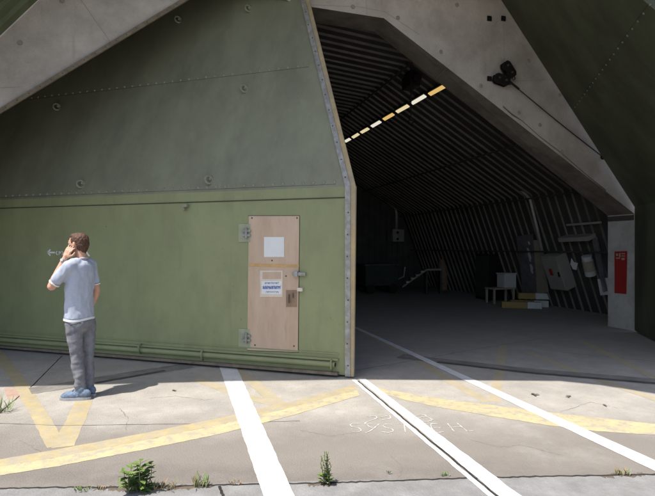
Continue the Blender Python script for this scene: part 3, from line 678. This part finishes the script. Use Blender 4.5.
# dark locker and equipment
def standing(px, pyb, h, w, dep, name, m, parent=None, off=0, z0=0.0, bev=.01):
    p = G(px, pyb); b = MB(); b.box(p + UP * (z0 + h / 2), UV * w / 2, AX * dep / 2, UP * h / 2); return b.build(name, m, parent, bevel=bev)
lk = thing('dark_locker', 'tall black locker standing against the ribs behind the stool', 'locker', G(497, 296))
p = G(494, 299) - UV * .15; b = MB(); b.box(p + UP * .7, UV * .28, AX * .35, UP * .7); b.build('locker_body', M['iron'], lk, bevel=.01)
b = MB(); b.box(p + UP * .72 - UV * .286, UV * .006, AX * .32, UP * .62); b.build('locker_door', M['dark_green_steel'], lk)
# stool with white box
st = thing('low_stool', 'low stool with pale wooden legs under the white box', 'stool', G(500, 302))
sp_ = G(500, 303)
b = MB(); b.box(sp_ + UP * .43, UV * .36, AX * .22, UP * .02); b.build('seat', M['cream_board'], st)
for i in (-1, 1):
    for j in (-1, 1): b = MB(); b.box(sp_ + UV * .32 * i + AX * .18 * j + UP * .2, UV * .025, AX * .025, UP * .21); b.build('leg', M['cream_board'], st)
bx = thing('plastic_box', 'white plastic box with a lid resting on the low stool', 'box', sp_ + UP * .451 + UV * .2)
b = MB(); b.box(sp_ + UP * .64 + UV * .22, UV * .20, AX * .18, UP * .19); b.build('box_body', M['white_plastic'], bx, bevel=.015)
b = MB(); b.box(sp_ + UP * .85 + UV * .22, UV * .215, AX * .195, UP * .02); b.build('lid', M['white_plastic'], bx, bevel=.008)
# stacked yellow timbers with white ends
for i, (px, pyb, z0, ln, lab) in enumerate(((521, 308, 0, 1.0, 'yellow timber beam with white end, lowest and nearest on the floor'), (529, 306.5, 0, .95, 'yellow timber beam with white end lying behind the front one'), (533, 305, .17, .8, 'yellow timber beam lying on top of the pile by the cabinet'))):
    c = G(px, pyb) + UP * (z0 + .085); t = thing('timber_beam', lab, 'timber', Vector((c.x, c.y, z0)), 'yellow timbers piled on the floor')
    dd = (UV * .88 + AX * -.47).normalized(); sd = Vector((-dd.y, dd.x, 0))
    b = MB(); b.box(c - dd * .18, dd * (ln / 2 - .18), sd * .11, UP * .083); b.build('beam', M['timber_yellow'], t, bevel=.006)
    b = MB(); b.box(c + dd * (ln / 2 - .18 + .003), dd * .178, sd * .112, UP * .084); b.build('painted_end', M['white_plastic'], t, bevel=.006)
# switch box on the back wall with its pipe
def bw(px, py, off): return hit(px, py, W(0, VE - off), AX)
o = thing('switch_box', 'pale grey switch box with two dials high on the back wall', 'switch box', bw(397, 242, .15))
p = bw(397.5, 235.5, .18); b = MB(); b.box(p, UV * .25, AX * .1, UP * .25); b.build('box_body', M['pipe'], o, bevel=.01)
p = bw(388.5, 235.5, .18); b = MB(); b.box(p, UV * .07, AX * .05, UP * .2); b.build('side_box', M['back_wall'], o)
for q in ((397.5, 232.5), (397.5, 239)): p = bw(*q, .29); b = MB(); b.tube([p, p - AX * .03], .05, 12); b.build('dial', M['iron'], o)
b = MB(); b.tube([bw(352, 172, .15), bw(377, 193, .15), bw(395, 208, .15), bw(396.5, 214, .15), bw(396.5, 230, .15)], .06, 10); o = b.build('conduit_pipe', M['pipe'], smooth=True); tag(o, 'pale conduit pipe sloping under the vault down to the switch box', 'pipe')
# loading ramp
rp = thing('loading_ramp', 'pale metal step ramp with flat top standing deep in the hangar', 'ramp', G(420, 289))
Yr = 17.0
a_, c_, d_ = at(402, 287, Yr), at(426, 270, Yr + .3), at(440, 270, Yr + .3)
b = MB(); q = Vector((.1, 1, 0)).normalized() * .35
b.prism([a_ - q, a_ + q, c_ + q, c_ - q], UP * .06); b.build('incline', M['cream_board'], rp)
b = MB(); b.prism([c_ - q, c_ + q, d_ + q, d_ - q], UP * .06); b.build('deck', M['cream_board'], rp)
for x in (c_, d_):
    b = MB(); b.box(Vector((x.x, x.y, x.z / 2)), Vector((.03, 0, 0)), q * .8, UP * x.z / 2); b.build('support', M['dark_green_steel'], rp)
b = MB()
for k in range(1, 5): m_ = a_.lerp(c_, k / 5); b.box(m_ + UP * .08 - q * .3, Vector((.05, 0, 0)), q, UP * .02)
b.build('tread', M['pipe'], rp)
# ground power trolley
tr = thing('equipment_trolley', 'dark green wheeled equipment trolley at the back of the hangar', 'trolley', G(377, 288))
p = at(378, 272, 17.6); p.z = 0
b = MB(); b.box(p + UP * .62, UV * .62, AX * .4, UP * .36); b.build('body', M['dark_green_steel'], tr, bevel=.03)
b = MB(); b.box(p + UP * 1.0, UV * .66, AX * .42, UP * .03); b.build('lid', M['back_wall'], tr)
for i in (-1, 1):
    for j in (-1, 1):
        c = p + UV * .42 * i + AX * .36 * j + UP * .17; b = MB(); b.tube([c - AX * .04, c + AX * .04], .17, 16); b.build('wheel', M['iron'], tr)
b = MB(); b.tube([p + UV * .62 + UP * .4, p + UV * 1.0 + UP * .55, p + UV * 1.05 + UP * .9], .025, 8); b.build('tow_bar', M['pipe'], tr)
b = MB(); c = G(443, 290); b.tube([c, c + UP * 1.15], .16, 18); b.torus(c + UP * .3, UP, .16, .02); b.torus(c + UP * .8, UP, .16, .02); b.torus(c + UP * 1.14, UP, .15, .02)
o = b.build('oil_drum', M['tan_dark']); tag(o, 'brownish drum standing by the ramp at the back right', 'drum')

# ------------------------------------------------------------------ person
PX = G(79.5, 397); per = thing('person', 'man in grey blue T-shirt and grey jeans seen from behind, phone at his ear', 'person', Vector((PX.x, PX.y, 0)))
yaw = R(80); rt = Vector((math.cos(yaw), math.sin(yaw), 0)); fw = Vector((-math.sin(yaw), math.cos(yaw), 0))
O = Vector((PX.x, PX.y, 0))
def B(r, f, z): return O + rt * r + fw * f + UP * z
# body: head, neck, arms and hands as one continuous mesh
b = MB()
b.ell(B(0, .02, 1.665), rt * .074, fw * .094, UP * .108, 20, 14)           # cranium
b.ell(B(0, .055, 1.60), rt * .056, fw * .062, UP * .075, 16, 10)          # jaw
b.cap(B(0, .112, 1.655), .012, B(0, .124, 1.628), .015)                   # nose
b.ell(B(0, .108, 1.585), rt * .024, fw * .01, UP * .012); b.ell(B(0, .098, 1.548), rt * .025, fw * .018, UP * .02)
b.ell(B(0, .098, 1.682), rt * .05, fw * .016, UP * .012)                  # brow
for s in (-1, 1): b.ell(B(s * .077, .012, 1.645), rt * .010, (fw * .8 + UP * .2) * .020, UP * .034)
b.cap(B(0, -.005, 1.60), .056, B(0, -.02, 1.47), .062)
b.cap(B(0, -.02, 1.47), .055, B(0, 0, 1.30), .085)                        # upper chest inside the shirt
for s in (-1, 1): b.cap(B(0, -.015, 1.44), .06, B(s * .17, -.01, 1.42), .058)
SHL, ELL, WRL = B(-.180, -.005, 1.415), B(-.225, .155, 1.21), B(-.138, .070, 1.498)
b.cap(SHL, .055, ELL, .042); b.cap(ELL, .043, ELL.lerp(WRL, .3), .044); b.cap(ELL.lerp(WRL, .3), .044, WRL, .028)
SHR, ELR, WRR = B(.180, -.005, 1.415), B(.222, -.045, 1.13), B(.205, .035, .90)
b.cap(SHR, .055, ELR, .042); b.cap(ELR, .043, ELR.lerp(WRR, .3), .044); b.cap(ELR.lerp(WRR, .3), .043, WRR, .028)
# left hand: palm along the phone, four bent fingers round its back, thumb below the ear
def hand(wr, dirv, side, palmn, L=1.0, curl=.5):
    x = side
    pc_ = wr + dirv * .05
    b.cap(wr, .026, wr + dirv * .03, .028); b.cap(wr + dirv * .035 - x * .022, .017, wr + dirv * .085 - x * .026, .014); b.cap(wr + dirv * .035 + x * .02, .017, wr + dirv * .085 + x * .024, .014); b.cap(wr + dirv * .03, .020, wr + dirv * .088, .015)
    for i, (o, l) in enumerate(((-.033, .062), (-.011, .075), (.011, .07), (.032, .055))):
        k0 = wr + dirv * .088 + x * o; d1 = (dirv * math.cos(curl * .6) + palmn * math.sin(curl * .6) + x * o * 2).normalized(); k1 = k0 + d1 * l * .5
        d2 = (dirv * math.cos(curl * 1.6) + palmn * math.sin(curl * 1.6) + x * o).normalized(); k2 = k1 + d2 * l * .32
        d3 = (dirv * math.cos(curl * 2.4) + palmn * math.sin(curl * 2.4)).normalized(); k3 = k2 + d3 * l * .25
        b.cap(k0, .0095, k1, .0088, seg=10); b.cap(k1, .0088, k2, .008, seg=10); b.cap(k2, .008, k3, .007, seg=10)
    t0 = wr + dirv * .03 + x * -.03; t1 = t0 - x * .028 + dirv * .03 + palmn * .012; t2 = t1 + dirv * .035 + palmn * .012
    b.cap(t0, .015, t1, .011, seg=10); b.cap(t1, .0105, t2, .0085, seg=10)
hd = (B(-.104, .020, 1.64) - WRL).normalized()
pn = rt; pn = (pn - hd * pn.dot(hd)).normalized(); sd_ = hd.cross(pn).normalized()
hand(WRL, hd, sd_, pn, curl=.45)
hd2 = (fw * .35 - rt * .15 - UP * .92).normalized(); pn2 = (-rt - hd2 * (-rt).dot(hd2)).normalized()
hand(WRR, hd2, hd2.cross(pn2).normalized(), pn2, curl=.5)
b.build('body', M['skin'], per, smooth=True, remesh=.0055, soft=4)
for s in (-1, 1): b = MB(); b.ell(B(s * .031, .101, 1.664), rt * .012, fw * .008, UP * .009); b.build('eye', M['eye'], per, smooth=True)
# hair
b = MB(); b.ell(B(0, -.004, 1.694), rt * .082, fw * .098, UP * .082, 20, 14); b.ell(B(0, -.032, 1.655), rt * .076, fw * .066, UP * .098, 20, 14); b.ell(B(0, .04, 1.735), rt * .062, fw * .062, UP * .036)
b.cap(B(0, -.045, 1.60), .045, B(0, -.036, 1.565), .036)
for s in (-1, 1): b.ell(B(s * .070, .025, 1.69), rt * .012, fw * .03, UP * .04)
b.build('hair', M['hair'], per, smooth=True, remesh=.006, soft=3, fn=lambda p, n: p + n * (.005 * noise.noise(p * 45) + .005 * noise.noise(Vector((p.x * 170, p.y * 170, p.z * 60)))))
# shirt
def cloth(amp, sc, st=(1, 1, 1)):
    def f(p, n):
        q = Vector((p.x * sc * st[0], p.y * sc * st[1], p.z * sc * st[2]))
        return p + n * (amp * (noise.noise(q) + .5 * noise.noise(q * 2.3)))
    return f
b = MB()
rings = ((1.49, .060, .055, -.02), (1.465, .11, .085, -.02), (1.43, .172, .105, -.016), (1.38, .19, .122, -.010), (1.30, .188, .128, -.004), (1.20, .180, .125, .002), (1.08, .170, .124, .006), (.97, .170, .126, .006), (.90, .176, .130, .004), (.855, .178, .131, .002))
vs = []; ns = 28
for z, w, dp, f in rings: vs += [B(w * math.cos(2 * math.pi * k / ns), f + dp * math.sin(2 * math.pi * k / ns), z) for k in range(ns)]
b.add(vs, [(r * ns + k, r * ns + (k + 1) % ns, (r + 1) * ns + (k + 1) % ns, (r + 1) * ns + k) for r in range(len(rings) - 1) for k in range(ns)] + [tuple(range(ns)), tuple(range(len(rings) * ns - 1, (len(rings) - 1) * ns - 1, -1))])
b.cap(B(-.09, -.015, 1.44), .072, SHL + UP * .002, .067); b.cap(B(.09, -.015, 1.44), .072, SHR + UP * .002, .067)
SLL, SLR = SHL.lerp(ELL, .66), SHR.lerp(ELR, .58)
b.cap(SHL, .068, SLL, .062); b.cap(SHR, .066, SLR, .060)
shirt = b.build('shirt', M['shirt'], per, smooth=True, remesh=.009, soft=5, fn=cloth(.012, 9, (1.3, 1.3, .8)))
for p0, p1, r_ in ((SHL, SLL, .064), (SHR, SLR, .062)):
    t = (p1 - p0).normalized(); q = p1 + t * .055; b = MB(); b.tube([q - t * .012, q], [r_ * .93, r_ * .90], 18); b.build('cuff', M['shirt_trim'], shirt)
b = MB(); seg = 32; P0 = []; P1 = []
for k in range(seg + 1):
    a = 2 * math.pi * k / seg; P0.append(B(.182 * math.cos(a), .002 + .134 * math.sin(a), .862 + .006 * math.sin(3 * a))); P1.append(B(.183 * math.cos(a), .002 + .135 * math.sin(a), .838 + .006 * math.sin(3 * a)))
b.strip(P0, P1); b.build('hem', M['shirt_trim'], shirt, smooth=True)
b = MB(); b.torus(B(0, -.018, 1.487), (UP + fw * .25), .064, .010, 24, 8); b.build('collar', M['shirt'], shirt, smooth=True)
# trousers
b = MB()
b.ell(B(0, 0, .88), rt * .168, fw * .118, UP * .10, 20, 10); b.ell(B(0, -.02, .80), rt * .165, fw * .122, UP * .11, 20, 10)
LEG = {-1: (B(-.083, .005, .80), B(-.080, -.02, .47), B(-.075, -.075, .10)), 1: (B(.083, -.03, .80), B(.083, -.045, .47), B(.070, -.056, .10))}
for s, (hp_, kn, an) in LEG.items():
    b.cap(hp_, .094, hp_.lerp(kn, .5), .077); b.cap(hp_.lerp(kn, .5), .077, kn, .061); b.cap(kn, .061, kn.lerp(an, .45), .059); b.cap(kn.lerp(an, .45), .059, an, .053)
def jf(p, n):
    z = p.z; amp = .007 if z > .5 else .010
    if z < .25: amp = .015
    q = Vector((p.x * 9 + z * 6, p.y * 9, z * 13 - p.x * 10)); q2 = Vector((p.x * 16 - z * 12, p.y * 16, z * 30))
    return p + n * (amp * noise.noise(q) + amp * .55 * noise.noise(q2))
trs = b.build('trousers', M['jeans'], per, smooth=True, remesh=.009, soft=3, fn=jf)
b = MB(); P0 = []; P1 = []
for k in range(29):
    a = math.pi + math.pi * k / 28; P0.append(B(.170 * math.cos(a), -.004 + .131 * math.sin(a), .80 + .02 * abs(math.sin(a * 2)))); P1.append(B(.170 * math.cos(a), -.004 + .131 * math.sin(a), .794 + .02 * abs(math.sin(a * 2))))
b.strip(P0, P1); b.build('yoke_seam', M['seam'], trs)
# shoes
for s, an, dirx in ((-1, LEG[-1][2], (fw * .97 - rt * .2).normalized()), (1, LEG[1][2], (fw * .97 + rt * .22).normalized())):
    g = Vector((an.x, an.y, 0)); sx = Vector((dirx.y, -dirx.x, 0))
    b = MB(); b.ell(g - dirx * .02 + UP * .065, dirx * .085, sx * .045, UP * .055); b.ell(g + dirx * .085 + UP * .05, dirx * .115, sx * .050, UP * .048); b.ell(g + dirx * .15 + UP * .04, dirx * .065, sx * .046, UP * .034); b.cap(g + UP * .09, .048, g + UP * .115, .05)
    sh_ = b.build('shoe', M['shoe'], per, smooth=True, remesh=.007, soft=3)
    pts = []
    for k in range(20):
        a = 2 * math.pi * k / 20; wv = .048 + .006 * math.cos(a); pts.append(g + dirx * (.058 + .165 * math.cos(a)) + sx * wv * math.copysign(abs(math.sin(a)) ** .7, math.sin(a)) + UP * .002)
    b = MB(); b.prism(pts, UP * .028); b.build('sole', M['sole'], sh_)
    b = MB()
    for k in range(4):
        q = g + dirx * (.06 + k * .022) + UP * (.112 - k * .011); b.tube([q - sx * .026, q + UP * .006, q + sx * .026], .005, 6)
    b.build('lace', M['sole'], sh_)
# phone in the left hand
ph_c = WRL + hd * .085 + pn * .026
ph = thing('phone', 'black mobile phone held to the ear of the man', 'phone', ph_c)
b = MB(); b.box(ph_c, hd * .068, sd_ * .033, pn * .0045); b.build('phone_body', M['phone'], ph, bevel=.003)
# wrist watch
b = MB(); t_ = (WRL - ELL).normalized(); q = ELL.lerp(WRL, .93); b.tube([q - t_ * .009, q + t_ * .009], .034, 18); wt = thing('wrist_watch', 'pale watch on the raised wrist of the man', 'watch', q); b.build('strap', M['sole'], wt)
b = MB(); q2 = q - pn * .034; b.tube([q2, q2 - pn * .008], .016, 14); b.build('dial', M['white_plastic'], wt)

# ------------------------------------------------------------------ weeds
def leafq(b, p, dirv, L, w, bend=.3, mi=None):
    if mi is not None: b.cur = mi
    dirv = dirv.normalized(); x = dirv.cross(UP); x = x.normalized() if x.length > .01 else Vector((1, 0, 0))
    n = 4; A = []; Bc = []; q = p.copy(); d_ = dirv.copy()
    fold = x.cross(dirv) * .18 * w; mid = []
    for k in range(n + 1):
        ww = w * math.sin(math.pi * min(.98, (k / n) * .92 + .06)) * .5
        A.append(q + x * ww + fold * (ww / (w + 1e-6))); Bc.append(q - x * ww + fold * (ww / (w + 1e-6))); mid.append(q.copy())
        d_ = (d_ - UP * bend / n).normalized(); q = q + d_ * (L / n)
    b.strip(A, mid); b.strip(mid, Bc)
def broad_weed(px, py, H_, n, lab, leafL=.06, lw=.028, spread=1.0, side=.35):
    g = G(px, py) + UP * .006; t = thing('weed', lab, 'weed', g); b = MB(); sb = MB()
    for i in range(n):
        a = random.uniform(0, 2 * math.pi); ln = random.uniform(.0, side) if i else .05; hh = H_ * (random.uniform(.35, .85) if i else 1.0)
        base = g + Vector((random.uniform(-1, 1), random.uniform(-.6, .6), 0)) * .05 * spread; tip = base + Vector((math.cos(a), math.sin(a), 0)) * ln * hh * spread + UP * hh
        P = [base.lerp(tip, k / 5) + Vector((math.cos(a), math.sin(a), 0)) * .02 * math.sin(k * .6) for k in range(6)]
        sb.tube(P, [.004 - .0005 * k for k in range(6)], 5)
        m_ = int(hh / .014)
        for k in range(m_):
            q = base.lerp(tip, (k + 1) / m_); aa = k * 2.4 + random.uniform(-.5, .5); up_ = random.uniform(.1, .8)
            leafq(b, q, Vector((math.cos(aa), math.sin(aa), up_)), leafL * random.uniform(.6, 1.25), lw * random.uniform(.7, 1.2), random.uniform(.1, .9), random.choice((0, 0, 1)))
    b.build('leaves', [M['leaf'], M['leaf2']], t, smooth=True); sb.build('stem', M['stem'], t)
def thin_weed(px, py, H_, n, lab, wid=.06):
    g = G(px, py) + UP * .006; t = thing('weed', lab, 'weed', g); b = MB(); sb = MB()
    for i in range(n):
        base = g + Vector((random.uniform(-1, 1) * wid * .5, random.uniform(-.02, .02), 0)); hh = H_ * random.uniform(.6, 1.0) if i else H_
        tip = base + Vector((random.uniform(-.6, .9) * wid, random.uniform(-.04, .04), hh)); sb.tube([base.lerp(tip, k / 4) + Vector((.008 * math.sin(k * 1.7 + i), 0, 0)) for k in range(5)], [.003, .0028, .0024, .002, .0014], 5)
        m_ = int(hh / .011)
        for k in range(m_):
            q = base.lerp(tip, (k + .5) / m_); aa = k * 2.4 + i; s_ = 1.3 - .8 * k / m_
            leafq(b, q, Vector((math.cos(aa), math.sin(aa), random.uniform(.3, 1.2))), .032 * s_ * random.uniform(.6, 1.3), .011 * s_, random.uniform(.1, .6), random.choice((0, 1, 1)))
    for k in range(22): aa = random.uniform(0, 6.28); leafq(b, g + Vector((random.uniform(-.03, .03), random.uniform(-.02, .02), random.uniform(0, .06))), Vector((math.cos(aa), math.sin(aa), .7)), .05, .02, .5, 0)
    b.build('leaves', [M['leaf'], M['leaf2']], t, smooth=True); sb.build('stem', M['stem'], t)
def tuft(px, py, H_, n, lab, wid=.06, dry=.3):
    g = G(px, py) + UP * .006; b = MB()
    for i in range(n):
        a = random.uniform(0, 6.28); b.cur = 2 if random.random() < dry else random.choice((0, 1))
        leafq(b, g + Vector((random.uniform(-1, 1) * wid, random.uniform(-.5, .5) * wid, 0)), Vector((math.cos(a) * .5, math.sin(a) * .5, random.uniform(.6, 1.6))), H_ * random.uniform(.4, 1.1), .008, random.uniform(.1, .8))
    o = b.build('grass_tuft', [M['leaf'], M['leaf2'], M['leaf_dry']], smooth=True); tag(o, lab, 'grass tuft'); return o
broad_weed(138.5, 492, .21, 13, 'leafy bright green weed, largest plant in the paving joint', .072, .036, 1.35)
thin_weed(327, 484.5, .235, 7, 'tall thin feathery weed in the joint beside the white line', .07)
tuft(162, 489, .075, 40, 'dry sparse grass tuft just right of the leafy weed', .085, .55)
tuft(200, 487, .10, 36, 'small upright tuft with two tall dark stalks in the joint', .05, .25)
tuft(203, 473, .02, 3, 'single thin stalk growing above the joint', .01, .5) if False else None
tuft(82, 491, .03, 26, 'flat low green tuft nearest the left bottom corner', .05, .1)
tuft(102, 489, .03, 14, 'tiny yellowish tuft left of the leafy weed', .03, .6)
tuft(622, 475, .06, 26, 'small dry tuft in the joint at the far right', .045, .6)
tuft(233, 484, .02, 24, 'brown withered tuft lying on the broad white line', .06, 1.0)
tuft(445, 476, .035, 16, 'little green sprout near the double white line', .03, 0)
tuft(388, 474, .03, 6, 'lone tiny sprout on the bare paving', .012, .1)
tuft(-1, 412, .20, 70, 'tall green grass clump at the left edge near the red paint', .10, .1)
# dead leaves and crumbs on the apron
for i, (px, py, s, lab) in enumerate(((535, 395, .05, 'largest dark dead leaf lying in the sun right of the white line'), (569, 397, .035, 'small dark leaf scrap, middle of the three on the sunlit floor'), (605, 406, .03, 'smallest dark scrap nearest the right yellow bow'), (174, 391, .03, 'thin dark twig lying beside the man on sunlit concrete'))):
    g = G(px, py); b = MB()
    for k in range(5): a = random.uniform(0, 6.28); leafq(b, g + Vector((random.uniform(-1, 1) * s * .25, random.uniform(-1, 1) * s * .2, .008)), Vector((math.cos(a), math.sin(a), .15)), s * 1.1, s * .6, .2)
    o = b.build('dead_leaf', M['debris']); tag(o, lab, 'dead leaf')

# ------------------------------------------------------------------ camera, light, world
cam = bpy.data.cameras.new('camera'); co = bpy.data.objects.new('camera', cam); C.objects.link(co)
co.location = CAM; co.rotation_euler = (R(90), 0, 0); cam.sensor_width = 36; cam.lens = 36 * F / 655; cam.clip_end = 2000; cam.clip_start = .05
cam.shift_x = 0; cam.shift_y = -(248 - CY) / 655
bpy.context.scene.camera = co
sl_ = bpy.data.lights.new('sun', 'SUN'); so = bpy.data.objects.new('sun', sl_); C.objects.link(so)
sl_.energy = 4.2; sl_.angle = R(.5); sl_.color = (1, .965, .91); so.rotation_euler = (-sv).to_track_quat('-Z', 'Y').to_euler(); so.location = (0, -5, 30)
wd = bpy.data.worlds.new('World'); bpy.context.scene.world = wd; wd.use_nodes = True
nt = wd.node_tree; bg = nt.nodes['Background']; sky = nt.nodes.new('ShaderNodeTexSky'); sky.sky_type = 'NISHITA'; sky.sun_disc = False; sky.dust_density = 2.0; sky.ozone_density = .9
sky.sun_elevation = ELEV; sky.sun_rotation = math.atan2(sv.x, sv.y); nt.links.new(sky.outputs[0], bg.inputs[0]); bg.inputs[1].default_value = .15
sc = bpy.context.scene; sc.view_settings.view_transform = 'Standard'; sc.view_settings.look = 'None'; sc.view_settings.exposure = 0.7; sc.view_settings.gamma = 1; sc.view_settings.use_curve_mapping = False
